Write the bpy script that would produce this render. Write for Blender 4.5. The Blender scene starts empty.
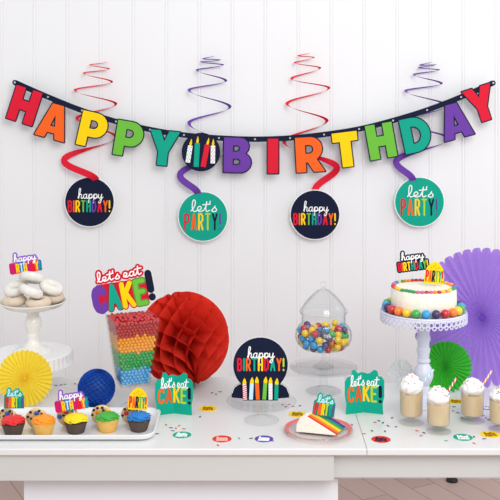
import bpy, math, random
import numpy as np
from mathutils import Vector, Matrix, noise
from mathutils.geometry import tessellate_polygon
random.seed(7)
PI = math.pi
sc = bpy.context.scene
COL = sc.collection
R_ = math.radians

# ------------------------------------------------------------------ camera frame
EYE = 1.80      # eye height (m)
F = 1000.0      # focal length in pixels of the 500 px frame
HY = 85.0       # horizon row
TOP = 0.75      # table top
WALL = 4.575
def X(px, d): return (px - 250.0) / F * d
def Z(py, d): return EYE - (py - HY) / F * d
def P(px, py, d): return Vector((X(px, d), d, Z(py, d)))
def on_table(px, py):
    d = (EYE - TOP) / ((py - HY) / F)
    return Vector((X(px, d), d, TOP))

# ------------------------------------------------------------------ materials
def lin(h):
    h = h.lstrip('#'); out = []
    for i in (0, 2, 4):
        c = int(h[i:i+2], 16) / 255
        out.append(c/12.92 if c <= .04045 else ((c+.055)/1.055)**2.4)
    return out
MATS = {}
def mat(name, hx, rough=.5, var=.06, scale=30, bump=0, bscale=60, metal=0, sss=0, spec=.5, translucent=0, coat=0):
    if name in MATS: return MATS[name]
    m = bpy.data.materials.new(name); m.use_nodes = True
    nt = m.node_tree; N = nt.nodes; L = nt.links
    b = N['Principled BSDF']; c = lin(hx)
    tc = N.new('ShaderNodeTexCoord')
    no = N.new('ShaderNodeTexNoise'); no.inputs['Scale'].default_value = scale; no.inputs['Detail'].default_value = 3
    L.new(tc.outputs['Object'], no.inputs['Vector'])
    mx = N.new('ShaderNodeMix'); mx.data_type = 'RGBA'
    L.new(no.outputs['Fac'], mx.inputs['Factor'])
    mx.inputs['A'].default_value = [max(0, v*(1-var)) for v in c] + [1]
    mx.inputs['B'].default_value = [min(1, v*(1+var)) for v in c] + [1]
    L.new(mx.outputs['Result'], b.inputs['Base Color'])
    b.inputs['Roughness'].default_value = rough; b.inputs['Metallic'].default_value = metal
    b.inputs['Specular IOR Level'].default_value = spec
    b.inputs['Coat Weight'].default_value = coat
    if sss:
        b.inputs['Subsurface Weight'].default_value = sss; b.inputs['Subsurface Scale'].default_value = .004
    if bump:
        n2 = N.new('ShaderNodeTexNoise'); n2.inputs['Scale'].default_value = bscale; n2.inputs['Detail'].default_value = 4
        L.new(tc.outputs['Object'], n2.inputs['Vector'])
        bp = N.new('ShaderNodeBump'); bp.inputs['Strength'].default_value = bump; bp.inputs['Distance'].default_value = .003
        L.new(n2.outputs['Fac'], bp.inputs['Height']); L.new(bp.outputs['Normal'], b.inputs['Normal'])
    if translucent:
        tr = N.new('ShaderNodeBsdfTranslucent'); L.new(mx.outputs['Result'], tr.inputs['Color'])
        ms = N.new('ShaderNodeMixShader'); ms.inputs[0].default_value = translucent
        L.new(b.outputs[0], ms.inputs[1]); L.new(tr.outputs[0], ms.inputs[2])
        L.new(ms.outputs[0], N['Material Output'].inputs['Surface'])
    MATS[name] = m; return m
def glass(name, tint='#FCFDFD', edge='#D3DADF', rough=.03):
    m = bpy.data.materials.new(name); m.use_nodes = True
    nt = m.node_tree; N = nt.nodes; L = nt.links; N.remove(N['Principled BSDF'])
    lw = N.new('ShaderNodeLayerWeight'); lw.inputs['Blend'].default_value = .5
    mx = N.new('ShaderNodeMix'); mx.data_type = 'RGBA'
    pw = N.new('ShaderNodeMath'); pw.operation = 'POWER'; pw.inputs[1].default_value = 7
    L.new(lw.outputs['Facing'], pw.inputs[0]); L.new(pw.outputs[0], mx.inputs['Factor'])
    mx.inputs['A'].default_value = lin(tint)+[1]; mx.inputs['B'].default_value = lin(edge)+[1]
    t = N.new('ShaderNodeBsdfTransparent'); L.new(mx.outputs['Result'], t.inputs['Color'])
    g = N.new('ShaderNodeBsdfGlossy'); g.inputs['Roughness'].default_value = rough
    fr = N.new('ShaderNodeMath'); fr.operation = 'MULTIPLY_ADD'; fr.inputs[1].default_value = .6; fr.inputs[2].default_value = .03
    L.new(pw.outputs[0], fr.inputs[0])
    ms = N.new('ShaderNodeMixShader'); L.new(fr.outputs[0], ms.inputs[0]); L.new(t.outputs[0], ms.inputs[1]); L.new(g.outputs[0], ms.inputs[2])
    L.new(ms.outputs[0], N['Material Output'].inputs['Surface'])
    return m
RED, ORA, YEL, GRN, TEA, PUR, NAV = '#DB1733', '#F4641C', '#FFD000', '#6CBB3C', '#02A288', '#6B3CA0', '#0A1532'
_m = mat
def mat(name, hx, rough=.6, *a, **k):
    if name.startswith(('card', 'confetti')): k.setdefault('spec', .18); k.setdefault('var', .03)
    return _m(name, hx, rough, *a, **k)
red = mat('card_red', RED); ora = mat('card_orange', ORA); yel = mat('card_yellow', YEL); grn = mat('card_green', GRN)
tea = mat('card_teal', TEA); pur = mat('card_purple', PUR); nav = mat('card_navy', NAV, .65); wht = mat('card_white', '#F4F4F4')
crm = mat('card_crimson', '#C8102E'); pink = mat('card_magenta', '#C8186B'); lime = mat('card_lime', '#B4D334'); ltb = mat('card_light_blue', '#BFE3F0')
blu = mat('card_blue', '#1F6FB5'); lil = mat('card_lilac', '#8C5FC0')
G = glass('clear_glass', '#FEFEFE', '#C2CACF'); PLA = glass('clear_plastic', '#FBFBFA', '#D8D8D8', .1)

# ------------------------------------------------------------------ mesh builder
class MB:
    def __init__(s): s.v = []; s.f = []; s.m = []; s.mats = []
    def mi(s, m):
        if m not in s.mats: s.mats.append(m)
        return s.mats.index(m)
    def add(s, vs, fs, m, M=None):
        o = len(s.v); k = s.mi(m)
        s.v += [tuple(M @ Vector(p)) for p in vs] if M is not None else [tuple(p) for p in vs]
        s.f += [tuple(i+o for i in f) for f in fs]; s.m += [k]*len(fs)
        return s
    def box(s, x0, x1, y0, y1, z0, z1, m, M=None):
        vs = [(x, y, z) for z in (z0, z1) for y in (y0, y1) for x in (x0, x1)]
        return s.add(vs, [(0,2,3,1),(4,5,7,6),(0,1,5,4),(2,6,7,3),(0,4,6,2),(1,3,7,5)], m, M)
    def lathe(s, prof, m, seg=40, M=None, rad=None, cap=True):
        """prof = [(r,z)...] ; rad(theta,i)->multiplier"""
        vs = []; fs = []
        n = len(prof)
        for i, (r, z) in enumerate(prof):
            for j in range(seg):
                a = 2*PI*j/seg; k = rad(a, i) if rad else 1
                vs.append((r*k*math.cos(a), r*k*math.sin(a), z))
        for i in range(n-1):
            for j in range(seg):
                j2 = (j+1) % seg
                fs.append((i*seg+j, i*seg+j2, (i+1)*seg+j2, (i+1)*seg+j))
        if cap:
            fs.append(tuple(reversed(range(seg)))); fs.append(tuple((n-1)*seg+j for j in range(seg)))
        return s.add(vs, fs, m, M)
    def tube(s, pts, r, m, seg=8, M=None, mfun=None):
        pts = [Vector(p) for p in pts]; vs = []; fs = []
        n = len(pts)
        for i, p in enumerate(pts):
            t = (pts[min(i+1, n-1)] - pts[max(i-1, 0)]).normalized()
            u = t.cross(Vector((0,0,1)) if abs(t.z) < .95 else Vector((1,0,0))).normalized(); w = t.cross(u)
            rr = r[i] if isinstance(r, (list, tuple)) else r
            for j in range(seg):
                a = 2*PI*j/seg; vs.append(p + (u*math.cos(a)+w*math.sin(a))*rr)
        for i in range(n-1):
            for j in range(seg):
                j2 = (j+1) % seg; fs.append((i*seg+j, i*seg+j2, (i+1)*seg+j2, (i+1)*seg+j))
        fs.append(tuple(reversed(range(seg)))); fs.append(tuple((n-1)*seg+j for j in range(seg)))
        s.add(vs, fs, m, M)
        if mfun:
            base = len(s.f)-len(fs)
            for q in range((n-1)*seg): s.m[base+q] = s.mi(mfun(q//seg, q % seg))
        return s
    def sphere(s, c, r, m, su=16, sv=10, sq=(1,1,1), M=None, disp=None):
        vs = []; fs = []
        for i in range(sv+1):
            th = PI*i/sv
            for j in range(su):
                a = 2*PI*j/su; n = Vector((math.sin(th)*math.cos(a), math.sin(th)*math.sin(a), math.cos(th)))
                k = disp(n) if disp else 1
                vs.append((c[0]+n.x*r*sq[0]*k, c[1]+n.y*r*sq[1]*k, c[2]+n.z*r*sq[2]*k))
        for i in range(sv):
            for j in range(su):
                j2 = (j+1) % su; fs.append((i*su+j, (i+1)*su+j, (i+1)*su+j2, i*su+j2))
        return s.add(vs, fs, m, M)
    def torus(s, R, r, m, nu=36, nv=14, M=None, disp=None, sq=1):
        vs = []; fs = []
        for i in range(nu):
            a = 2*PI*i/nu
            for j in range(nv):
                b = 2*PI*j/nv; k = disp(a, b) if disp else 1
                q = R + r*k*math.cos(b); vs.append((q*math.cos(a), q*math.sin(a), r*sq*k*math.sin(b)))
        for i in range(nu):
            for j in range(nv):
                fs.append((i*nv+j, ((i+1)%nu)*nv+j, ((i+1)%nu)*nv+(j+1)%nv, i*nv+(j+1)%nv))
        return s.add(vs, fs, m, M)
    # --- flat card shapes: x right, z up, front faces -y
    def prism(s, loops, y0, y1, m, k=1.0, M=None):
        """loops: outer polygon then holes, (x,z) points scaled by k; front at y0, back at y1"""
        pl = [[Vector((x*k, z*k, 0)) for x, z in lp] for lp in loops]
        tri = tessellate_polygon(pl)
        flat = [p for lp in pl for p in lp]; n = len(flat)
        vs = [(p.x, y0, p.y) for p in flat] + [(p.x, y1, p.y) for p in flat]
        fs = []
        for t in tri:
            a, b, c = t
            ar = (flat[b]-flat[a]).cross(flat[c]-flat[a]).z
            if ar < 0: a, b, c = a, c, b
            fs.append((a, b, c)); fs.append((n+a, n+c, n+b))
        o = 0
        for lp in pl:
            q = len(lp)
            for i in range(q): fs.append((o+i, o+(i+1)%q, n+o+(i+1)%q, n+o+i))
            o += q
        return s.add(vs, fs, m, M)
    def strokes(s, polys, rad, y0, y1, m, k=1.0, M=None, caps=5):
        """each polyline as a chain of flat round-ended bars"""
        for pl in polys:
            for (a, b) in zip(pl[:-1], pl[1:]):
                a = Vector(a)*k; b = Vector(b)*k; d = b-a
                if d.length < 1e-7: continue
                t = math.atan2(d.y, d.x); r = rad*k
                out = []
                for q in range(caps+1):
                    g = t - PI/2 + PI*q/caps; out.append((b.x+r*math.cos(g), b.y+r*math.sin(g)))
                for q in range(caps+1):
                    g = t + PI/2 + PI*q/caps; out.append((a.x+r*math.cos(g), a.y+r*math.sin(g)))
                n = len(out); s.q = (getattr(s, 'q', 0)+1) % 23; yf = y0 - s.q*8e-6
                vs = [(x, yf, z) for x, z in out] + [(x, y1, z) for x, z in out]
                fs = [tuple(range(n)), tuple(reversed(range(n, 2*n)))] + [(i, (i+1)%n, n+(i+1)%n, n+i) for i in range(n)]
                s.add(vs, fs, m, M)
        return s
    def map(s, fn): s.v = [tuple(fn(*p)) for p in s.v]; return s

def obj(name, mb, parent=None, smooth=35, loc=None, rot=None):
    me = bpy.data.meshes.new(name); me.from_pydata(mb.v, [], mb.f)
    for m in mb.mats: me.materials.append(m)
    me.polygons.foreach_set('material_index', mb.m)
    if smooth:
        me.polygons.foreach_set('use_smooth', [True]*len(me.polygons)); me.update()
        me.set_sharp_from_angle(angle=R_(smooth))
    me.update()
    o = bpy.data.objects.new(name, me); COL.objects.link(o)
    if parent: o.parent = parent
    if loc is not None: o.location = loc
    if rot is not None: o.rotation_euler = rot
    return o
def tag(o, label, cat, group=None, kind=None):
    o['label'] = label; o['category'] = cat
    if group: o['group'] = group
    if kind: o['kind'] = kind
    return o
def thing(name, label, cat, loc, rot=(0,0,0), group=None):
    o = bpy.data.objects.new(name, None); COL.objects.link(o); o.empty_display_size = .02
    o.location = loc; o.rotation_euler = rot
    return tag(o, label, cat, group)
def copy_tree(o, loc, rot=None, label=None, group=None, mats=None):
    c = o.copy(); COL.objects.link(c); c.location = loc
    if rot is not None: c.rotation_euler = rot
    if label: c['label'] = label
    if group: c['group'] = group
    for ch in o.children:
        d = ch.copy(); COL.objects.link(d); d.parent = c
        for g in ch.children:
            e = g.copy(); COL.objects.link(e); e.parent = d
    return c
def struct(name, mb, smooth=0):
    o = obj(name, mb, None, smooth); o['kind'] = 'structure'; return o

# ------------------------------------------------------------------ lettering
def arc(cx, cy, r, a0, a1, n=8, sx=1):
    return [(cx+sx*r*math.cos(R_(a0+(a1-a0)*i/n)), cy+r*math.sin(R_(a0+(a1-a0)*i/n))) for i in range(n+1)]
GL = {  # block capitals: width, strokes in a 1-high box
 'A': (.5, [[(0,0),(.25,1),(.5,0)], [(.1,.33),(.4,.33)]]),
 'B': (.46, [[(0,0),(0,1),(.28,1),(.42,.9),(.42,.64),(.28,.54),(0,.54)], [(.28,.54),(.46,.42),(.46,.12),(.3,0),(0,0)]]),
 'C': (.46, [[(.46,.78),(.4,.93),(.25,1),(.08,.92),(0,.72),(0,.28),(.08,.08),(.25,0),(.4,.07),(.46,.22)]]),
 'D': (.48, [[(0,0),(0,1),(.2,1),(.4,.85),(.48,.5),(.4,.15),(.2,0),(0,0)]]),
 'E': (.4, [[(.4,1),(0,1),(0,0),(.4,0)], [(0,.52),(.34,.52)]]),
 'H': (.46, [[(0,0),(0,1)], [(.46,0),(.46,1)], [(0,.5),(.46,.5)]]),
 'I': (.0, [[(0,0),(0,1)]]),
 'K': (.46, [[(0,0),(0,1)], [(.44,1),(0,.42)], [(.14,.58),(.46,0)]]),
 'P': (.44, [[(0,0),(0,1),(.28,1),(.44,.88),(.44,.58),(.28,.46),(0,.46)]]),
 'R': (.46, [[(0,0),(0,1),(.28,1),(.44,.88),(.44,.6),(.28,.48),(0,.48)], [(.22,.48),(.46,0)]]),
 'T': (.46, [[(0,1),(.46,1)], [(.23,1),(.23,0)]]),
 'Y': (.5, [[(0,1),(.25,.5),(.5,1)], [(.25,.5),(.25,0)]]),
 '!': (.0, [[(0,1),(0,.36)], [(0,.02),(0,.06)]]),
}
def block(text, x0, z0, w, h, gap=.26):
    """per-letter stroke lists fitted in the box w x h with lower left corner x0,z0"""
    adv = 0; pos = []
    for c in text:
        pos.append(adv); adv += GL[c][0] + gap
    tot = adv - gap; out = []
    for c, p in zip(text, pos):
        out.append([[(x0+(p+x)*w/tot, z0+z*h) for x, z in st] for st in GL[c][1]])
    return out
SC = {  # joined handwriting: advance, strokes (x height 1)
 'l': (.7, [[(0,.1),(.4,.9),(.52,1.9),(.34,2.25),(.17,1.7),(.18,.4),(.42,0),(.7,.2)]]),
 'e': (.8, [[(0,.2),(.42,.4),(.52,.8),(.3,1.0),(.08,.65),(.14,.15),(.42,0),(.8,.25)]]),
 't': (.7, [[(0,.2),(.3,1.1),(.38,1.9),(.26,.5),(.4,0),(.7,.25)], [(-.1,1.3),(.8,1.42)]]),
 "'": (.25, [[(.1,2.0),(.02,1.5)]]),
 's': (.65, [[(0,.2),(.35,.85),(.42,1.05),(.4,.8),(.6,.4),(.48,.04),(.2,0),(.02,.15)]]),
 'h': (.95, [[(0,.2),(.36,1.2),(.5,2.1),(.34,2.3),(.2,1.7),(.12,0)], [(.12,0),(.25,.65),(.5,1),(.66,.8),(.6,.2),(.74,0),(.95,.25)]]),
 'a': (.95, [[(.66,.85),(.4,1),(.1,.7),(.1,.2),(.34,0),(.6,.4),(.68,.98),(.62,.2),(.75,0),(.95,.25)]]),
 'p': (.9, [[(0,.25),(.2,.98),(.06,-.95)], [(.12,0),(.22,.75),(.5,1),(.7,.7),(.6,.15),(.35,0),(.2,.12),(.9,.28)]]),
 'y': (.9, [[(0,.3),(.06,.95),(.1,.25),(.34,.05),(.58,.5),(.66,.98),(.56,-.5),(.32,-1),(.12,-.7),(.9,.3)]]),
 ' ': (.5, []),
}
def smooth_line(pts, n=3):
    if len(pts) < 3: return pts
    q = [pts[0]] + list(pts) + [pts[-1]]; out = []
    for i in range(1, len(q)-2):
        p0, p1, p2, p3 = [Vector(v) for v in q[i-1:i+3]]
        for k in range(n):
            t = k/n
            out.append(tuple(.5*((2*p1)+(p2-p0)*t+(2*p0-5*p1+4*p2-p3)*t*t+(3*p1-p0-3*p2+p3)*t**3)))
    out.append(tuple(pts[-1])); return out
def script(text, x0, z0, w, xh, n=3):
    adv = 0; out = []
    for c in text:
        for st in SC[c][1]: out.append([(adv+x, z) for x, z in st])
        adv += SC[c][0]
    k = w/adv
    return [smooth_line([(x0+x*k, z0+z*xh) for x, z in st], n) for st in out]
def circle(r, n=48, cx=0, cz=0): return [(cx+r*math.cos(2*PI*i/n), cz+r*math.sin(2*PI*i/n)) for i in range(n)]

# ================================================================== SETTING
wallm = mat('painted_wall_board', '#EAEAEB', .55, .012, 3)
def build_wall():
    mb = MB(); prof = []
    sp = 33*WALL/F
    x = X(1, WALL) - 12*sp
    prof.append((x-.3, 0))
    for i in range(40):
        c = x + i*sp
        prof += [(c-.0095, 0), (c-.0065, .0026), (c-.0035, .0), (c-.002, -.0006), (c+.002, -.0006), (c+.0035, 0), (c+.0065, .0026), (c+.0095, 0)]
    n = len(prof)
    vs = [(px, WALL+dy, z) for z in (0, 3.0) for px, dy in prof]
    fs = [(i, i+1, n+i+1, n+i) for i in range(n-1)]
    mb.add(vs, fs, wallm)
    mb.box(prof[0][0], prof[-1][0], WALL+.012, WALL+.08, 0, 3.0, wallm)
    return struct('wall_back', mb)
build_wall()

def floor_mat():
    m = bpy.data.materials.new('pale_wood_planks'); m.use_nodes = True; N = m.node_tree.nodes; L = m.node_tree.links
    b = N['Principled BSDF']; b.inputs['Roughness'].default_value = .45
    tc = N.new('ShaderNodeTexCoord'); mp = N.new('ShaderNodeMapping'); L.new(tc.outputs['Object'], mp.inputs['Vector'])
    mp.inputs['Rotation'].default_value = (0, 0, R_(62))
    br = N.new('ShaderNodeTexBrick'); L.new(mp.outputs[0], br.inputs['Vector'])
    br.inputs['Scale'].default_value = 1; br.inputs['Brick Width'].default_value = 1.2; br.inputs['Row Height'].default_value = .13
    br.inputs['Mortar Size'].default_value = .002
    br.inputs['Color1'].default_value = lin('#D2B4A9')+[1]; br.inputs['Color2'].default_value = lin('#C6A89D')+[1]; br.inputs['Mortar'].default_value = lin('#8A7068')+[1]
    wv = N.new('ShaderNodeTexNoise'); m2 = N.new('ShaderNodeMapping'); m2.inputs['Scale'].default_value = (3, 60, 1); L.new(mp.outputs[0], m2.inputs['Vector']); L.new(m2.outputs[0], wv.inputs['Vector'])
    mx = N.new('ShaderNodeMix'); mx.data_type = 'RGBA'; mx.blend_type = 'MULTIPLY'; mx.inputs['Factor'].default_value = .2
    L.new(br.outputs['Color'], mx.inputs['A']); L.new(wv.outputs['Color'], mx.inputs['B']); L.new(mx.outputs['Result'], b.inputs['Base Color'])
    return m
struct('floor', MB().box(-3.2, 3.2, -1.5, WALL+.08, -.05, 0, floor_mat()))

# ================================================================== TABLE
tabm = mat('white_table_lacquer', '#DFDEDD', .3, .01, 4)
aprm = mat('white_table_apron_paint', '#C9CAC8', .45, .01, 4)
table = thing('dining_table', 'long white extending table with a leaf, covered in cakes and party decorations', 'table', (0, 3.2, 0))
FR = 2.885 - 3.2; SEAM = X(367, 2.885); BK = 3.60 - 3.2; BKR = 3.53 - 3.2
def slab(x0, x1, y0, y1, z0, z1, m, e=.003):
    mb = MB(); pr = [(y0+e, z0), (y0, z0+e), (y0, z1-e), (y0+e, z1), (y1-e, z1), (y1, z1-e), (y1, z0+e), (y1-e, z0)]
    n = len(pr); vs = [(x, y, z) for x in (x0, x1) for y, z in pr]
    return mb.add(vs, [tuple(range(n))[::-1], tuple(range(n, 2*n))] + [(i, (i+1)%n, n+(i+1)%n, n+i) for i in range(n)], m)
obj('tabletop', slab(-1.1, SEAM-.0008, FR, BK, TOP-.02, TOP, tabm), table, 0)
lf = obj('table_leaf', slab(SEAM+.0008, 1.25, FR, BKR, TOP-.02, TOP, tabm), table, 0)
ax = X(334, 2.90)
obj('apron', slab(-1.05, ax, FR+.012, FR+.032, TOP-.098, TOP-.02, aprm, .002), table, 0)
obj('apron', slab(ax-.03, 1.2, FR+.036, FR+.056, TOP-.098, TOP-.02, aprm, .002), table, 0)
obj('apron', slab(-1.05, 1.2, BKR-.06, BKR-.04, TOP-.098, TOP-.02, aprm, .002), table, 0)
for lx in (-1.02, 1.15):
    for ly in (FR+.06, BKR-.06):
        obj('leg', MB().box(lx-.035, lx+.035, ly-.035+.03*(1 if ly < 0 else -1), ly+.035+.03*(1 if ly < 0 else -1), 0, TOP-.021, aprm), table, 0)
cabm = mat('white_cabinet_paint', '#E4E5EA', .4, .01, 5)
cab = thing('storage_cabinet', 'plain white low cabinet on the wood floor under the left half of the table', 'cabinet', (0, 2.96, 0))
x0, x1 = X(24, 2.96), X(338, 2.96)
obj('body', slab(x0, x1, 0.0, .33, 0.0, .637, cabm), cab, 0)
obj('cabinet_top', slab(x0-.002, x1+.002, -.004, .332, .6375, .649, cabm), cab, 0)
q = P(452, 481.5, 4.545)
wd = MB(); wd.lathe([(.0, 0), (.026, 0), (.027, .006), (.022, .014), (.01, .018), (0, .0185)], mat('black_rubber', '#15130F', .6), 20)
tag(obj('door_stop', wd, None, 40, (q.x, q.y, 0)), 'small black rubber stop on the wood floor by the wall, just under the table edge', 'door stop')

# ================================================================== BANNER
BD = 4.505; ku = BD/F
crv = [(15,82.5),(48,97),(82,110.5),(116,121.5),(150,129.5),(184,135),(219,138),(255,139.2),(290,138),(324,134.5),(359,129),(393,120.5),(427,110),(461,97),(493,83)]
ban = thing('birthday_banner', 'navy ribbon banner of rainbow cut-out letters reading HAPPY BIRTHDAY across the wall', 'banner', (0, BD, 0))
def W(px, py, y=0): return (X(px, BD), y, Z(py, BD))
mb = MB(); fine = smooth_line([(x, -y) for x, y in crv], 6); fine = [(x, -y) for x, y in fine]
for i in range(len(fine)-1):
    (xa, ya), (xb, yb) = fine[i], fine[i+1]
    tx = lambda j: Vector((fine[min(j+1, len(fine)-1)][0]-fine[max(j-1, 0)][0], fine[min(j+1, len(fine)-1)][1]-fine[max(j-1, 0)][1])).normalized()
    na, nb = tx(i), tx(i+1); h = 2.7
    q4 = [(xa+na.y*h, ya-na.x*h), (xa-na.y*h, ya+na.x*h), (xb-nb.y*h, yb+nb.x*h), (xb+nb.y*h, yb-nb.x*h)]
    vs = [W(a, b, -.0006) for a, b in q4] + [W(a, b, .0006) for a, b in q4]
    mb.add(vs, [(0,1,2,3),(7,6,5,4),(0,4,5,1),(1,5,6,2),(2,6,7,3),(3,7,4,0)], nav)
obj('ribbon', mb, ban, 0)
eyem = mat('eyelet_metal', '#C9CCD2', .35, metal=.6)
for i, (ex, ey) in enumerate(crv):
    big = i in (0, len(crv)-1)
    c = Vector(W(ex, ey, -.0035)); m = MB()
    Mx = Matrix.Translation(c) @ Matrix.Rotation(PI/2, 4, 'X')
    if big:
        m.torus(1.7*ku, .9*ku, nav, 20, 8, Mx, sq=.4)
        obj('end_ring', m, ban, 40)
        t = MB().tube([W(ex, ey, -.006), W(ex, ey, WALL-BD-.001)], .0022, eyem, 8)
        t.sphere(W(ex, ey, -.006), 1.1*ku, eyem, 10, 6, (1,.5,1)); obj('wall_pin', t, ban, 40)
    else:
        m.torus(.62*ku, .33*ku, eyem, 14, 6, Mx, sq=.5); obj('eyelet', m, ban, 40)
RND = lambda cx, cy, r, a0, a1, n=10, sx=1: arc(cx, cy, r, a0, a1, n, sx)
LET = {
 'H': [[(0,0),(10,0),(10,13),(18,13),(18,0),(28,0),(28,36),(18,36),(18,23),(10,23),(10,36),(0,36)]],
 'A': [[(0,0),(10.5,0),(12,6),(20,6),(21.5,0),(32,0),(22,36),(10,36)], [(13.3,13),(16,25),(18.7,13)]],
 'P': [[(0,0),(10,0),(10,10.5)] + RND(15.5,23.25,12.75,-90,90) + [(0,36)], [(10,19),(10,28)] + RND(14,23.5,4.5,90,-90,6)],
 'Y': [[(10.5,0),(20.5,0),(20.5,14),(31,36),(20,36),(15.5,25),(11,36),(0,36),(10.5,14)]],
 'B': [[(0,0)] + RND(17,10.3,10.3,-90,60,10,1.1) + RND(16,27,9,-50,90,10,1.1) + [(0,36)], [(9.5,7.6),(9.5,14.3)] + RND(14,10.95,3.3,90,-90,5), [(9.5,21.5),(9.5,28)] + RND(13.5,24.75,3.2,90,-90,5)],
 'I': [[(0,0),(11,0),(11,36),(0,36)]],
 'R': [[(0,0),(10,0),(10,10),(12,10),(18,0),(29.5,0),(21.5,13)] + RND(15.5,24,12,-50,90) + [(0,36)], [(10,19),(10,28)] + RND(14,23.5,4.5,90,-90,6)],
 'T': [[(7.5,0),(18.5,0),(18.5,26.5),(26,26.5),(26,36),(0,36),(0,26.5),(7.5,26.5)]],
 'D': [[(0,0)] + RND(12,18,18,-90,90,14,.95) + [(0,36)], [(10,9),(10,27)] + RND(12,18,9,90,-90,8,.85)],
}
spec = [('H',24.5,105.5,18,red,'red'),('A',54,121.5,15.5,ora,'orange'),('P',93,130,13,yel,'yellow'),('P',129,139,9.5,grn,'green'),('Y',163.5,148,6,tea,'teal'),
        ('*',201,152,3,nav,''),('B',237.5,155,1,pur,'purple'),('I',273,156,0,red,'red'),('R',310,154.5,-3,ora,'orange'),('T',346,149.5,-7,yel,'yellow'),
        ('H',381,141,-10,grn,'green'),('D',416,134.5,-12,tea,'teal'),('A',455,121,-15,pur,'purple'),('Y',481,104,-18,red,'red')]
for ch, px, py, rot, m, cn in spec:
    Mx = Matrix.Translation(Vector(W(px, py, -.004))) @ Matrix.Rotation(R_(rot), 4, 'Y')
    if ch == '*':
        mb = MB(); mb.prism([circle(19.3)], 0, .0016, nav, ku, Mx); disc = obj('candle_medallion', mb, ban, 40); disc['label'] = 'round navy medallion printed with four candles'
        for k, (cx, wd_, cm, h0, tilt) in enumerate([(-11.5,4.6,'dot',6,6),(-4,5.2,tea,9,0),(5,5.2,red,8,8),(12,4.4,'dot',7,-2)]):
            M2 = Mx @ Matrix.Translation((cx*ku, -.0006, 0)) @ Matrix.Rotation(R_(tilt), 4, 'Y')
            low = -math.sqrt(max(1, 17.5**2-cx**2)) + 2
            b = MB(); body = wht if cm == 'dot' else cm
            b.prism([[(-wd_/2, low), (wd_/2, low), (wd_/2, h0), (-wd_/2, h0)]], -.0004, .0003, body, ku, M2)
            if cm == 'dot':
                z = low+1.5; r = 0
                while z < h0-1:
                    for ox in ((-1.2, 1.2) if r % 2 else (0,)): b.prism([circle(.55, 6, ox, z)], -.0008, -.0004, tea if k == 0 else red, ku, M2)
                    z += 2.0; r += 1
            b.prism([[(-.9, h0), (.9, h0), (1.3, h0+2.4), (.5, h0+6), (0, h0+7), (-.7, h0+4), (-1.3, h0+2)]], -.0004, .0003, yel, ku, M2)
            obj('printed_candle', b, disc, 0)
        continue
    lp = LET[ch]; w = max(x for x, z in lp[0]); s = .965
    loops = [[((x-w/2)*s, (z-18)*s) for x, z in l] for l in lp]
    b = MB(); b.prism([[(x, z) for x, z in loops[0]]] + loops[1:], .0004, .0016, nav, ku, Mx)
    b.strokes([l+[l[0]] for l in loops], 1.2, .0004, .0016, nav, ku, Mx, 4)
    ins = MB().prism(loops, -.0006, .0003, m, ku, Mx)
    lt = obj('banner_letter', b, ban, 0); lt['label'] = f'{cn} letter {ch} edged in navy'
    obj('letter_face', ins, lt, 0)

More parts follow.
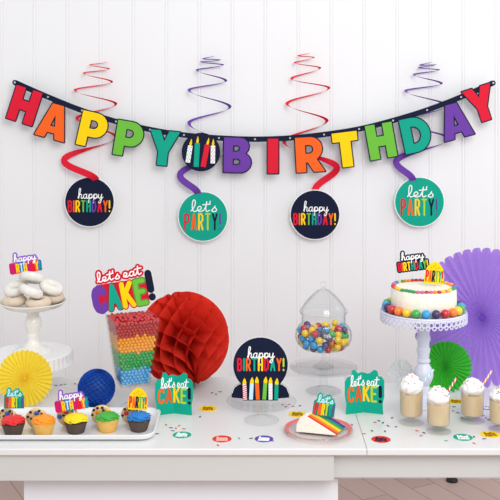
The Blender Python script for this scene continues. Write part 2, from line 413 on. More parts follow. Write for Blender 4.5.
# ================================================================== HANGING SWIRLS
HB = [red, ora, yel, grn, tea, pur, red, ora, yel]
PA = [red, ora, yel, lime, nav, pur]
def swirl(name_label, col, axis_pts, first, disc_c, kind, D=4.54):
    k = D/F
    root = thing('hanging_swirl', name_label, 'hanging decoration', P(disc_c[0], disc_c[1], D), group='hanging swirl decorations on the wall')
    org = root.location.copy()
    mb = MB(); pts = []; n = len(axis_pts); S = 14
    ph = 0 if first == 'R' else PI
    tot = (n-1)*S
    for i in range(n-1):
        (xa, ya), (xb, yb) = axis_pts[i], axis_pts[i+1]
        for q_ in range(S + (1 if i == n-2 else 0)):
            t = q_/S; e = (1-math.cos(PI*t))/2
            x = xa+(xb-xa)*e; y = ya+(yb-ya)*t
            amp = abs(xb-xa)/2
            f = (i+t)/(n-1)
            dep = (-1 if i % 2 else 1)*math.sin(PI*t)*min(amp, 14)*.42
            a = ph + PI*(i+t)
            rad = Vector((math.cos(a), math.sin(a)*.8*(1 if first == 'R' else 1)))
            w = (1.9 + 2.2*f**1.5 + 2.6*max(0, min(1, (1.7-(1-f)*(n-1))/.6))) * k
            p = Vector((X(x, D), D+dep*k, Z(y, D))) - org
            pts.append((p, rad, w, f))
    vs = []; fs = []; last = None
    for i, (p, rd, w, f) in enumerate(pts):
        tg = (pts[min(i+1, len(pts)-1)][0]-pts[max(i-1, 0)][0]).normalized()
        inpl = Vector((tg.z, 0, -tg.x)); inpl = inpl.normalized() if inpl.length > 1e-4 else Vector((1, 0, 0))
        r3 = Vector((rd.x, rd.y, .32))
        g = max(0, min(1, (1.6-(1-f)*(n-1))/.35))
        ref = last if (last is not None and g > 0) else r3
        if inpl.dot(ref) < 0: inpl = -inpl
        if last is not None and g > .5 and r3.dot(last) < 0: r3 = -r3
        dv = (r3*(1-g) + inpl*g); last = dv.normalized()
        a = p + dv*w/2; b = p - dv*w/2
        t = Vector((0, -.0003, .0003))
        vs += [a+t, b+t, b-t, a-t]
    for i in range(len(pts)-1):
        for j in range(4): fs.append((i*4+j, i*4+(j+1)%4, (i+1)*4+(j+1)%4, (i+1)*4+j))
    fs += [(0,1,2,3), tuple(len(vs)-4+j for j in (3,2,1,0))]
    mb.add(vs, fs, col); obj('spiral', mb, root, 40)
    r0 = 24.3; dm = nav if kind == 'hb' else tea
    mb = MB(); mb.prism([circle(r0+.9, 56)], .0003, .0016, wht, k); mb.prism([circle(r0, 56)], -.0006, .0003, dm, k)
    dsc = obj('round_card', mb, root, 40)
    tx = MB()
    if kind == 'hb':
        tx.strokes(script('happy', -11.5, 3.5, 25, 4.4), .42, -.0016, -.0006, wht, k)
        for l, m in zip(block('BIRTHDAY!', -21, -9.5, 41, 10.5, .36), HB): tx.strokes(l, .78, -.0016, -.0006, m, k, caps=4)
    else:
        tx.strokes(script("let's", -12, 5, 26, 5.2), .5, -.0016, -.0006, wht, k)
        for l, m in zip(block('PARTY!', -18, -13, 35, 15.5, .40), PA): tx.strokes(l, .85, -.0016, -.0006, m, k, caps=4)
    obj('lettering', tx, dsc, 0)
    tp = pts[0][0]
    obj('wall_hook', MB().tube([tp, (tp.x, WALL-.001-org.y, tp.z)], .0015, mat('hook_white', '#E8E8E8'), 6), root, 40)
    # card hook that joins spiral and disc
    return root
swirl('red spiral with a navy happy birthday disc, hung below the letters A and P', red,
      [(106,62),(90,65),(109,69),(84,73),(112,82),(75,90),(116,104),(77,118),(116,137),(64,160),(96,180)], 'R', (89.5,202), 'hb')
swirl('purple spiral with a teal party disc, hung below the candle medallion', pur,
      [(213,56),(203,59),(220,60),(201,62),(223,65),(197,70),(226,81),(189,90),(230,107),(189,123),(233,148),(180,175),(198,194)], 'R', (203,216.5), 'lp')
swirl('red spiral with a navy happy birthday disc, hung below the letters I and R', red,
      [(309,53),(298,56),(314,57.5),(294.6,63),(320,68),(291.5,79),(329,88),(287,104),(327,121),(284,142),(337,168),(315,191)], 'R', (315,214.8), 'hb')
swirl('purple spiral with a teal party disc, hung below the letters H and D', pur,
      [(431,62),(420,65.5),(436,64.7),(419,68),(439,70),(414,74.6),(441.5,84),(405.6,91),(447,106),(402,122),(449,139),(396,162),(413,181)], 'R', (419.5,202), 'lp')

# ================================================================== TOPPERS AND CARDS
def party_card(root, kind, k, tilt=0, cz=0, cx=0, stick=None, stick_m=None):
    """builds card, lettering and stick below root; card centre at (cx, cz) in metres"""
    Mx = Matrix.Translation((cx, 0, cz)) @ Matrix.Rotation(R_(tilt), 4, 'Y')
    c = MB(); t = MB()
    y0, y1, yt = 0, .0014, -.0008
    if kind.startswith('hb'):
        hap = script('happy', -10, 2.2, 21, 3.2, 2); bl = block('BIRTHDAY!', -13.5, -7.5, 27, 7.2, .32)
        hc, bc, fc = {'hb_navy': (nav, [nav]*9, [red, ora, yel, yel, tea, red, tea, grn, yel]),
                      'hb_color': (lil, [pink, red, ora, blu, tea, pink, red, ora, blu], [pink, pink, yel, ltb, yel, pink, red, yel, tea])}[kind]
        c.strokes(hap, 1.8, y0, y1, hc, k, Mx, 4)
        for i, (l, m) in enumerate(zip(bl, bc)): c.strokes(l, 1.9, y0-.00002*i, y1, m, k, Mx, 4)
        c.prism([[(-14.5,-8.5),(14.5,-8.5),(14.5,1),(-14.5,1)]], y0+.0004, y1-.0002, bc[0] if kind == 'hb_navy' else pink, k, Mx)
        t.strokes(hap, .42, yt, y0-.0003, wht, k, Mx, 4)
        for l, m in zip(bl, fc): t.strokes(l, .6, yt, y0-.0003, m, k, Mx, 4)
    elif kind == 'party':
        c.prism([[(-10,-11),(10,-11),(10.5,-2),(8.5,6),(4,11),(0,12.5),(-4,11),(-8.5,6),(-10.5,-2)]], y0, y1, yel, k, Mx)
        for l, m in zip(block('PARTY!', -8.5, -8.5, 17, 11, .3), [red, ora, nav, grn, tea, red]): t.strokes(l, .72, yt, y0-.0002, m, k, Mx, 4)
        for (sx, sz) in ((-4,6),(0,8.5),(4,6),(1,5),(-1.5,7)): t.prism([circle(.6, 6, sx, sz)], yt, y0-.0002, ora, k, Mx)
    elif kind == 'lets_party':
        sc_ = script("let's", -6.5, 2.5, 14, 3.0, 2); bl = block('PARTY!', -8.2, -8.5, 16.4, 9.5, .34)
        c.strokes(sc_, 1.9, y0, y1, tea, k, Mx, 4)
        c.prism([[(-10,-10),(10,-10),(10,2.5),(6,7),(-6,7),(-10,2.5)]], y0+.0003, y1, mat('card_dark_teal', '#04806F'), k, Mx)
        t.strokes(sc_, .48, yt, y0-.0002, ltb, k, Mx, 4)
        for l, m in zip(bl, [red, ora, yel, lime, tea, pur]): t.strokes(l, .7, yt, y0-.0002, m, k, Mx, 4)
    elif kind == 'cake':
        le = script("let's eat", -22, 10.5, 46, 4.6, 3)
        bl = block('CAKE', -27.5, -19, 51, 23, .27); ex = [[[(30.5,10),(30.5,-7)],[(30.5,-14.5),(30.5,-15)]]]
        c.strokes(le, 2.6, y0, y1, crm, k, Mx, 5)
        for l, m in zip(bl + ex, [pur, mat('card_wine', '#9C1F2E'), crm, mat('card_leaf', '#5C8A2E'), nav]): c.strokes(l, 3.7, y0+.0002, y1, m, k, Mx, 5)
        c.prism([[(-27,-18),(27,-18),(28,6),(-24,8)]], y0+.0004, y1, crm, k, Mx)
        t.strokes(le, .62, yt, y0-.0002, wht, k, Mx, 4)
        for l, m in zip(bl + ex, [pur, tea, yel, grn, nav]): t.strokes(l, 2.45, yt, y0-.0002, m, k, Mx, 6)
    cd = obj('card', c, root, 0); obj('lettering', t, cd, 0)
    if stick is not None:
        obj('stick', MB().tube([(cx, .0025, cz), (0, .0025, stick)], .0011, stick_m or PLA, 6), root, 40)

# ================================================================== LEFT: DONUT STAND
cerm = mat('glazed_white_ceramic', '#E6E4DF', .22, .02, 12, coat=.3)
paperw = mat('white_pleated_paper', '#E9E9EA', .6, .02, 20)
DS = 3.46
base_x = X(33, DS)
ts = thing('ruffled_cake_stand', 'low white cake stand with a pleated ruffle rim, behind the yellow paper fan', 'cake stand', (base_x, DS, TOP))
zt = .128
mb = MB(); mb.lathe([(.132, zt-.006), (.134, zt-.003), (.132, zt), (0.0, zt)], paperw, 60); obj('plate', mb, ts)
mb = MB(); NR = 44
mb.lathe([(.134, zt-.003), (.1345, zt-.02), (.136, zt-.04), (.134, zt-.04), (.132, zt-.02), (.131, zt-.004)], paperw, NR*4, None, lambda a, i: 1+.028*math.cos(NR*a)*(1 if 0 < i < 5 else .3), cap=False); obj('pleated_skirt', mb, ts, 60)
obj('pedestal', MB().lathe([(.07, 0), (.072, .004), (.06, .012), (.03, .03), (.024, .06), (.03, .1), (.05, zt-.006)], paperw, 40), ts)

d0 = TOP + zt
zr = Z(301, DS) - d0
stand = thing('donut_stand', 'off-white ceramic pedestal dish heaped with sugared donuts at the left', 'cake stand', (base_x, DS, d0))
mb = MB(); R = 33.5*DS/F
mb.lathe([(0, zr-.028), (.03, zr-.03), (R*.55, zr-.027), (R*.85, zr-.016), (R*.98, zr-.003), (R, zr), (R*.985, zr+.002), (R*.93, zr-.004), (R*.8, zr-.012), (R*.5, zr-.019), (0, zr-.02)], cerm, 56, cap=False); obj('dish', mb, stand)
obj('pedestal', MB().lathe([(.066, 0), (.067, .004), (.06, .009), (.034, .018), (.021, .034), (.0185, .05), (.02, .058), (.0185, .064), (.024, .078), (.0295, .092), (.03, .104), (.026, .116), (.02, .124), (.022, zr-.04), (.03, zr-.034), (.036, zr-.0285)], cerm, 40), stand)
sug = mat('powdered_sugar_donut', '#E4E0D8', .9, .13, 70, bump=.5, bscale=300)
tan = mat('bare_donut_dough', '#D6C3AE', .85, .14, 60, bump=.4, bscale=200)
def donut(i, c, tilt, m):
    ns = i*3.1
    mb = MB().torus(.0268, .0172, m, 36, 16, None, lambda a, b: 1+.07*noise.noise(Vector((2*math.cos(a)+ns, 2*math.sin(a), 1.5*math.cos(b)+.8*math.sin(b)))), .92)
    return obj('donut', mb, None, 60, c, tilt)
zb = d0 + zr - .0105
dz = [(0,.015,.0),(1,.0,.0)]
ring1 = [(-150,.066,'bare-looking sugared donut at the lower left of the heap, under the others',tan),(-62,.064,'tan sugared donut at the front foot of the heap, half hidden below another',tan),(28,.066,'pale donut at the lower right rim of the ceramic dish',tan)]
for i, (a, r, lb, m) in enumerate(ring1):
    tag(donut(i, (base_x+r*math.cos(R_(a)), DS+r*math.sin(R_(a)), zb+.0175), (R_(random.uniform(-5,5)), R_(random.uniform(-5,5)), i), m), lb, 'donut', 'sugared donuts on the ceramic dish')
for i, (dx, dy, z_, rx, ry, lb) in enumerate([(-.060,.010,.050,20,-8,'white sugared donut leaning at the left side of the heap'),(.060,.016,.0545,24,8,'white sugared donut with its hole showing at the right side of the heap'),(.004,-.052,.0535,26,2,'white sugared donut lying at the front middle of the heap'),(-.008,.012,.089,24,-3,'white sugared donut on the very top of the heap')]):
    tag(donut(i+5, (base_x+dx, DS+dy, zb+z_), (R_(rx), R_(ry), i), sug), lb, 'donut', 'sugared donuts on the ceramic dish')
tk = DS/F
r = thing('cake_topper', 'purple script happy birthday topper with coloured letter blocks above the donuts', 'cake topper', (X(27, DS), DS, Z(283, DS)))
party_card(r, 'hb_color', tk*1.06, -8, Z(263, DS)-Z(283, DS), X(25, DS)-X(27, DS), -.01)

# ================================================================== PAPER FANS
def fan(name, label, c, R, n, m, amp, scal, hub_m, rot=(0,0,0), fold=1.0, core=.06, sub=6):
    root = thing(name, label, 'paper fan', (c[0], c[1], c[2]-R), rot)
    mb = MB(); NA = n*sub; NRr = 9; vs = []; fs = []
    for i in range(NRr+1):
        f = core + (1-core)*i/NRr
        for j in range(NA):
            a = 2*PI*j/NA; ph = (j % sub)/sub
            tri = 1-abs(2*ph-1)            # 0 at valley, 1 at ridge
            rr = R*f
            if i == NRr: rr *= 1 - scal*(1-math.sqrt(max(0, 1-(2*abs(ph-.5))**2)) if scal > 0 else 0)
            if i == NRr and scal < 0: rr *= 1 + scal*(1-tri)
            w = amp*(.25+.75*f)*(tri-.5)
            vs.append((rr*math.sin(a), -w*2 + .012*(1-f)*0, R+rr*math.cos(a)))
    for i in range(NRr):
        for j in range(NA):
            j2 = (j+1) % NA; fs.append((i*NA+j, i*NA+j2, (i+1)*NA+j2, (i+1)*NA+j))
    mb.add(vs, fs, m); obj('pleated_disc', mb, root, 25)
    h = MB(); h.lathe([(0, -.002), (R*core*.8, -.0015), (R*core*1.05, .001), (R*core, .002), (0, .002)], hub_m, 20, Matrix.Translation((0, 0, R)) @ Matrix.Rotation(PI/2, 4, 'X'), cap=False)
    obj('hub', h, root)
    return root
d = 3.28; Rf = 28.5*d/F
fan('yellow_paper_fan', 'small yellow pleated tissue fan standing in front of the donut stand', (X(26, d), d-.025, TOP+Rf), Rf, 34, mat('yellow_tissue', '#FFE34A', .8, .04, 40, translucent=.45, spec=.2), .0045, -.07, mat('yellow_tissue_core', '#F0B422', .8), (R_(-4), 0, 0), core=.05)
d = 3.405; Rf = 26.5*d/F
fan('green_paper_fan', 'small green pleated tissue fan standing in front of the large purple fan', (X(446, d), d, TOP+Rf), Rf, 32, mat('green_tissue', '#4ACB3E', .8, .05, 40, translucent=.45, spec=.2), .0055, -.07, mat('green_tissue_core', '#0E6A20', .8), core=.06)
d = 3.475; Rf = 70*d/F
fan('purple_paper_fan', 'large purple pleated tissue fan with scalloped edge standing behind the cake', (X(482, d), d, TOP+Rf), Rf, 42, mat('purple_tissue', '#B490E6', .8, .05, 30, translucent=.45, spec=.2), .010, .08, mat('purple_tissue_core', '#5A2FA0', .8), core=.05, sub=8)
d = 3.50; Rf = 12.8*d/F
fan('white_paper_rosette', 'small white paper rosette standing between the green card and the milkshakes', (X(401, d), d, TOP+Rf), Rf, 9, mat('white_tissue', '#EFEFF1', .8, .02, 40, translucent=.3), .006, .16, wht, (R_(-3), 0, 0), core=.08, sub=8)

# ================================================================== HONEYCOMB BALLS
def honeycomb(name, label, c, R, sheets, periods, m, pole, amp=.5, inner=.45):
    root = thing(name, label, 'paper ball', (c[0], c[1], c[2]-R))
    zq = Vector((0,0,1)).rotation_difference(Vector(pole).normalized()).to_matrix().to_4x4()
    Mx = Matrix.Translation((0, 0, R)) @ zq
    mb = MB(); NT = periods*12; NRr = 4
    for k in range(sheets):
        vs = []; fs = []
        for i in range(NT+1):
            th = .03 + (PI-.06)*i/NT
            sq_ = i/NT; sq_ -= .5*math.sin(2*PI*sq_)/(2*PI); u = (sq_*periods*2) % 2
            tri = (1-abs(u-1))*2-1
            tri = max(-1, min(1, tri*1.25))
            sgn = 1 if k % 2 else -1
            a = 2*PI*(k + sgn*amp*tri)/sheets
            for j in range(NRr+1):
                rr = R*(inner+(1-inner)*j/NRr)
                vs.append((rr*math.sin(th)*math.cos(a), rr*math.sin(th)*math.sin(a), rr*math.cos(th)))
        for i in range(NT):
            for j in range(NRr):
                o = i*(NRr+1)+j; fs.append((o, o+1, o+NRr+2, o+NRr+1))
        mb.add(vs, fs, m, Mx)
    obj('honeycomb_tissue', mb, root, 40)
    mb = MB().sphere((0,0,0), R*(inner+.04), m, 24, 16, M=Mx); obj('core', mb, root)
    return root
redt = mat('red_tissue', '#DE3424', .8, .06, 20, translucent=.22, spec=.2)
bd = 3.50; br = 46.3*bd/F
honeycomb('honeycomb_ball', 'big red honeycomb tissue ball at the back of the table beside the candy vase', (X(183, bd), bd, TOP+br+.001), br, 28, 5, redt, (.30, -.62, -.72), .5, .4)
bd2 = 3.26; br2 = .0612
honeycomb('honeycomb_ball', 'small blue honeycomb tissue ball behind the cupcakes', (X(96.5, bd2), bd2, TOP+br2+.001), br2, 34, 8, mat('blue_tissue', '#2560C4', .6, .06, 40, translucent=.4), (.15, .25, .95), .5, .85)

# ================================================================== CANDY VASE
VD = 3.27; vx = X(132.5, VD); YAW = R_(21)
vase = thing('candy_vase', 'square flared clear vase filled with rainbow layers of candy balls', 'vase', (vx, VD, TOP), (0,0,YAW))
hb_, ht_ = .0455, .0725; b0 = Z(386.5, VD-.06)-TOP; zt_ = Z(322, VD-.07) - TOP
def hw(z): return hb_ + (ht_-hb_)*(z-b0)/(zt_-b0)
mb = MB(); g = .0028
def ringv(h, z): return [(-h,-h,z),(h,-h,z),(h,h,z),(-h,h,z)]
vs = ringv(hb_+g-.001, b0-.006)+ringv(hw(zt_)+g, zt_)+ringv(hw(zt_), zt_)+ringv(hb_, b0)
fs = [(3,2,1,0)]
for a in range(3):
    for j in range(4): fs.append((a*4+j, a*4+(j+1)%4, (a+1)*4+(j+1)%4, (a+1)*4+j))
fs.append((12,13,14,15))
mb.add(vs, fs, glass('vase_acrylic', '#FAFAF8', '#DCDEDE', .08)); obj('vase_body', mb, vase, 0)
obj('foot', MB().lathe([(.042, .0006), (.042, .003), (.02, .008), (.008, .016), (.007, b0-.03), (.012, b0-.016), (.03, b0-.0065)], G, 40), vase)
rb = .0055
cand = {'red': mat('candy_red', '#C4343A', .3, .05), 'orange': mat('candy_orange', '#FFAE22', .3, .05), 'green': mat('candy_green', '#2BB050', .3, .05), 'blue': mat('candy_blue', '#66BAF4', .3, .05)}
def ico(r, m, su=10, sv=7):
    return MB().sphere((0,0,0), r, m, su, sv)
protos = {}
Mv = Matrix.Translation((vx, VD, TOP)) @ Matrix.Rotation(YAW, 4, 'Z')
def layer(z):
    f = (z-b0)/(zt_-b0)
    f += .018*math.sin(z*4000)
    return 'blue' if f < .245 else 'green' if f < .51 else 'orange' if f < .77 else 'red'
front = []; rest = []
rz = b0+rb; row = 0; rj = random.Random(3)
while rz < zt_-.004:
    h = hw(rz)-rb-.0003
    n = int(2*h/(2*rb*1.02))+1
    for side in range(4):
        for i in range(n - (1 if row % 2 else 0)):
            t = -h + (2*h)*(i + (.5 if row % 2 else 0))/max(1, n-1)
            jt = rj.uniform(-.0008, .0008)
            if side in (1, 3) and (i == 0 or i == n-1): continue
            p = [(t+jt, -h, rz), (h, t+jt, rz), (t+jt, h, rz), (-h, t+jt, rz)][side]
            p = (p[0], p[1], p[2]+rj.uniform(-.0007, .0007))
            (front if side == 0 else rest).append((p, layer(p[2])))
    row += 1; rz += rb*1.78
# heap on top
h = hw(zt_)-rb
nx = int(2*h/(2*rb*1.05))
for i in range(nx+1):
    for j in range(nx+1):
        x_ = -h+2*h*max(0, min(1, (i+rj.uniform(-.35, .35))/nx)); y_ = -h+2*h*max(0, min(1, (j+rj.uniform(-.35, .35))/nx))
        zz = zt_-.006+.009*(1-(x_/h)**2)*(1-(y_/h)**2)+rj.uniform(-.002, .004)
        rest.append(((x_, y_, zz), 'red'))
if len(front) > 300:
    rj.shuffle(front); rest += front[300:]; front = front[:300]
LAYER = {'red': 'top', 'orange': 'second', 'green': 'third', 'blue': 'bottom'}
for p, c in front:
    w = Mv @ Vector(p)
    if c not in protos:
        o = obj('candy_ball', ico(rb, cand[c]), None, 60); protos[c] = o
        tag(o, f'tiny {c} candy ball against the front of the vase, in the {LAYER[c]} layer', 'candy', f'{c} candy balls in the vase')
    else:
        o = protos[c].copy(); COL.objects.link(o)
    o.location = w
mb = MB()
for p, c in rest: mb.sphere(p, rb, cand[c], 8, 5, M=Mv)
# solid candy core so that no light leaks through the heap
for za, zb_, c in ((b0+.002, b0+.24*(zt_-b0), 'blue'), (b0+.24*(zt_-b0), b0+.5*(zt_-b0), 'green'), (b0+.5*(zt_-b0), b0+.76*(zt_-b0), 'orange'), (b0+.76*(zt_-b0), zt_-.01, 'red')):
    a, b = hw(za)-rb*1.4, hw(zb_)-rb*1.4
    mb.add([tuple(v) for v in ringv(a, za)+ringv(b, zb_)], [(3,2,1,0),(4,5,6,7)]+[(j, (j+1)%4, 4+(j+1)%4, 4+j) for j in range(4)], cand[c], Mv)
tag(obj('candy_filling', mb, None, 60), 'rainbow mass of candy balls filling the rest of the square vase', 'candy', None, 'stuff')
r = thing('cake_topper', "large red-backed topper reading let's eat CAKE on a clear stick in the candy vase", 'cake topper', (X(131, VD), VD, TOP+zt_))
party_card(r, 'cake', VD/F*.97, -11, Z(288.5, VD)-(TOP+zt_), X(120.5, VD)-X(131, VD), -.02)

# ================================================================== CUPCAKE TRAY
tray_m = mat('white_tray_glaze', '#E6E6E6', .25, .01, 8, coat=.2)
TX0, TX1, TY0, TY1 = X(-70, 2.97), X(157, 3.03), 2.94, 3.20
def rrect(x0, x1, y0, y1, r, z, n=8):
    out = []
    for cx, cy, a in ((x1-r, y0+r, -90), (x1-r, y1-r, 0), (x0+r, y1-r, 90), (x0+r, y0+r, 180)):
        for i in range(n+1):
            t = R_(a+90*i/n); out.append((cx+r*math.cos(t), cy+r*math.sin(t), z))
    return out
loops = [rrect(TX0+.02, TX1-.02, TY0+.02, TY1-.02, .03, TOP+.0005), rrect(TX0+.005, TX1-.005, TY0+.005, TY1-.005, .04, TOP+.006), rrect(TX0, TX1, TY0, TY1, .045, TOP+.018),
         rrect(TX0+.003, TX1-.003, TY0+.003, TY1-.003, .043, TOP+.0195), rrect(TX0+.008, TX1-.008, TY0+.008, TY1-.008, .04, TOP+.017), rrect(TX0+.014, TX1-.014, TY0+.014, TY1-.014, .035, TOP+.007), rrect(TX0+.025, TX1-.025, TY0+.025, TY1-.025, .03, TOP+.005)]
n = len(loops[0]); vs = [p for l in loops for p in l]
fs = [tuple(reversed(range(n)))] + [(a*n+j, a*n+(j+1)%n, (a+1)*n+(j+1)%n, (a+1)*n+j) for a in range(len(loops)-1) for j in range(n)] + [tuple((len(loops)-1)*n+j for j in range(n))]
tag(obj('serving_tray', MB().add(vs, fs, tray_m), None, 40), 'long white rectangular tray with rounded corners holding the five cupcakes', 'tray')
TZ = TOP+.0055
brown = mat('dark_cupcake_wrapper', '#54443C', .7, .25, 90); gold = mat('vanilla_cupcake_wrapper', '#E8B860', .7, .12, 60)
choc = mat('chocolate_sponge', '#3A2418', .9, .2, 120, bump=.4); van = mat('vanilla_sponge', '#E2B060', .9, .1, 120, bump=.4)
def cupcake(px, py, fr_m, wr, sponge, label):
    d = (EYE-TZ)/((py-HY)/F) + .026
    root = thing('cupcake', label, 'cupcake', (X(px, d), d, TZ), group='frosted cupcakes in a row on the white tray')
    NF = 30
    mb = MB(); mb.lathe([(.0235, .0), (.0245, .001), (.0295, .018), (.0345, .0335), (.0335, .0335), (.026, .012), (.0, .012)], wr, NF*4, None, lambda a, i: 1+.022*math.cos(NF*a)*(1 if i < 5 else 0), cap=True); obj('wrapper', mb, root, 60)
    mb = MB(); mb.lathe([(.033, .031), (.0345, .034), (.0335, .038), (.028, .041), (0, .0415)], sponge, 32); obj('sponge', mb, root)
    mb = MB(); prof = []; N = 26
    for i in range(N+1):
        t = i/N; z = .035 + .0205*t; rr = .0345*math.sqrt(max(0, 1-t**2.6))*(1 if t > .05 else .93); prof.append((max(rr, .0004), z))
    ns = px
    mb.lathe(prof, fr_m, 64, None, lambda a, i: 1+.06*math.sin(a*6+i*.75+ns)+.07*noise.noise(Vector((2.4*math.cos(a)+ns, 2.4*math.sin(a), i*.22)))*2+.05*noise.noise(Vector((5*math.cos(a)+ns, 5*math.sin(a), i*.5)))*2)
    obj('frosting', mb, root, 70)
    return root, d
FRO = {}
for n_, h_ in (('red','#E0262A'),('orange','#F9960F'),('yellow','#F7DC1A'),('green','#3FA93B'),('blue','#1879C4')): FRO[n_] = mat('frosting_'+n_, h_, .45, .06, 60, sss=.15)
cup = {}
cup['red'] = cupcake(13.5, 437, FRO['red'], brown, choc, 'red frosted cupcake in a dark wrapper, at the left end of the tray')
cup['orange'] = cupcake(43.5, 437, FRO['orange'], gold, van, 'orange frosted cupcake in a yellow wrapper, second along the tray')
cup['yellow'] = cupcake(76, 435, FRO['yellow'], brown, choc, 'yellow frosted cupcake in a dark wrapper, in the middle of the tray')
cup['green'] = cupcake(107.5, 433.5, FRO['green'], gold, van, 'green frosted cupcake in a yellow wrapper in front of the blue ball')
cup['blue'] = cupcake(139, 433, FRO['blue'], brown, choc, 'blue frosted cupcake in a dark wrapper, at the right end of the tray')
cook = mat('cookie_dough', '#E2C08F', .9, .15, 90, bump=.6, bscale=180); chip = mat('chocolate_chip', '#2C1A12', .5)
def cookie(px, near, offx, cols, label, r=.033):
    root, d = cup[near]
    c = (X(px, d+.05), d+.055, TZ)
    o = thing('candy_cookie', label, 'cookie', c, (R_(14), 0, R_(offx)), 'candy cookies behind the cupcakes')
    Mx = Matrix.Translation((0, 0, r)) @ Matrix.Rotation(PI/2, 4, 'X')
    mb = MB(); mb.lathe([(0, -.005), (r*.9, -.005), (r*.98, -.003), (r, .002), (r*.95, .0052), (r*.85, .0062), (0, .0064)], cook, 36, Mx, lambda a, i: 1+.02*math.sin(5*a+px)); obj('biscuit', mb, o, 60)
    for i, (cx, cz, cm) in enumerate(cols):
        b = MB().sphere((cx*r, -.0065, r+cz*r), .0078 if cm is not chip else .0045, cm, 12, 8, (1, .6, 1)); obj('candy_button' if cm is not chip else 'chocolate_chip', b, o)
fb, fg, fr, fo, fy = [mat('shell_'+k, h, .3, .03, coat=.3) for k, h in (('blue','#1E5FB4'),('green','#2B9A3A'),('red','#D3222C'),('orange','#F07F1A'),('yellow','#F6C21A'))]
cookie(7, 'red', 0, [(.12,.55,fb),(-.75,.2,fg),(.62,.5,chip),(-.3,.88,chip),(.38,.8,chip),(-.62,.6,chip),(-.2,.3,chip)], 'cookie with blue and green candies behind the red cupcake')
cookie(37, 'orange', 0, [(.05,.62,fb),(.5,.52,chip),(-.75,.25,chip),(.3,.85,chip),(-.5,.72,chip),(-.45,.05,chip),(.75,.25,chip)], 'cookie with a blue candy and chips behind the orange cupcake')
cookie(68, 'yellow', 0, [(-.1,.58,fr),(-.72,.05,fb),(.5,.75,chip),(-.6,.7,chip),(.2,.88,chip),(-.35,.2,chip)], 'cookie with red and dark blue candies behind the yellow cupcake')
cookie(102, 'green', 0, [(-.3,.35,fo),(.62,.5,fy),(-.7,.62,chip),(.1,.86,chip),(.2,.58,chip),(-.85,.1,chip),(-.35,.82,chip)], 'cookie with orange and yellow candies behind the green cupcake')
cookie(132, 'blue', 0, [(-.5,.25,fr),(-.62,.65,chip),(.05,.88,chip),(-.85,.0,chip),(-.2,.6,chip),(.5,.65,chip)], 'cookie with a red candy and chips behind the blue cupcake')
def on_cupcake(which, kind, px, py, k, tilt, label):
    root, d = cup[which]; z0 = TZ+.055
    o = thing('cupcake_topper', label, 'cake topper', (root.location.x, d, z0), group='party picks stuck in the cupcakes')
    party_card(o, kind, d/F*k, tilt, Z(py, d)-z0, X(px, d)-root.location.x, -.018, wht)
on_cupcake('red', 'lets_party', 14, 398.5, 1.0, 0, "teal let's party pick in the red cupcake")
on_cupcake('yellow', 'hb_color', 71, 400.5, 1.1, -9, 'purple and multicoloured happy birthday pick in the yellow cupcake')
on_cupcake('blue', 'party', 138, 399.5, .95, 3, 'yellow domed PARTY pick in the blue cupcake')

# ================================================================== STANDING CARDS
def stand_card(px, py, label, sc_=1.0):
    d = (EYE-TOP)/((py-HY)/F); k = d/F*sc_
    root = thing('standing_card', label, 'table sign', (X(px, d), d+.02, TOP), group="folded let's eat cake cards")
    bend = R_(20); cb, sb = math.cos(bend), math.sin(bend)
    f = lambda x, y, z: (x*1.06*cb, y-abs(x)*sb, z)
    Lf = [(0,0),(0,39.5),(-3,40),(-6,39),(-9,43),(-12,42.5),(-13,37),(-17,36),(-19.5,32),(-19.5,19),(-18,10),(-18.5,0)]
    Rt = [(0,0),(18.5,0),(18,10),(19.5,18),(19.5,33),(17,37),(14,37),(13,42),(10,43),(6,39.5),(3,38.5),(0,39.5)]
    Lf.reverse()
    for nm, pg in (('left', Lf), ('right', Rt)):
        mb = MB().prism([pg], 0, .0016, tea, k); o = obj('card_panel', mb.map(f), root, 0)
    tx = MB()
    le = script("let's eat", -13.5, 27, 27.5, 4.8, 3)
    tx.strokes(le, .5, -.001, -.0002, wht, k)
    for l, m in zip(block('CAKE', -15.5, 12, 27, 14, .3), [ora, mat('card_rust', '#E2571E'), yel, lime]): tx.strokes(l, 1.05, -.001, -.0002, m, k)
    tx.strokes([[(15.6,26.5),(15.6,17.5)], [(15.6,12.5),(15.6,12.6)]], 1.6, -.001, -.0002, nav, k)
    obj('lettering', tx.map(f), root, 0)
stand_card(174, 415.5, "teal let's eat CAKE card standing to the right of the cupcake tray", .98)
stand_card(364.5, 414.5, "teal let's eat CAKE card standing behind the slice of rainbow cake", 1.02)

# ================================================================== CENTREPIECE ON GLASS PEDESTAL
PD = 3.13
ped = thing('glass_pedestal', 'small clear glass pedestal plate holding the navy birthday sign', 'pedestal', (X(261.5, PD), PD, TOP))
zp = Z(401, PD) - TOP
kk = PD/F
mb = MB(); mb.lathe([(0, zp-.006), (.06, zp-.006), (34*kk, zp-.002), (35*kk, zp+.003), (34.3*kk, zp+.004), (.06, zp), (0, zp)], G, 56, cap=False); obj('plate', mb, ped)
mb = MB(); mb.lathe([(17.5*kk, .0006), (17.5*kk, .003), (12*kk, .007), (5.2*kk, .012), (4.2*kk, .02), (4.0*kk, .05), (4.6*kk, zp-.006)], G, 40, cap=True); obj('foot', mb, ped)
sg = thing('birthday_sign', 'round navy happy birthday centrepiece with printed candles on the glass pedestal', 'centrepiece', (X(260.5, PD), PD, TOP+zp+.0006))
zc = Z(365, PD) - (TOP+zp)
k = kk
mb = MB()
rad = 27.3; zcp = zc/k
out = []
a0 = -50
zlow = .3
for i in range(49):
    a = R_(-46 + (272)*i/48); out.append((rad*math.cos(a), zcp+rad*math.sin(a)))
out = out + [(-17.5, zlow), (17.5, zlow)]
mb.prism([[(x, z) for x, z in out]], 0, .003, nav, k); mp = obj('sign_panel', mb, sg, 0)
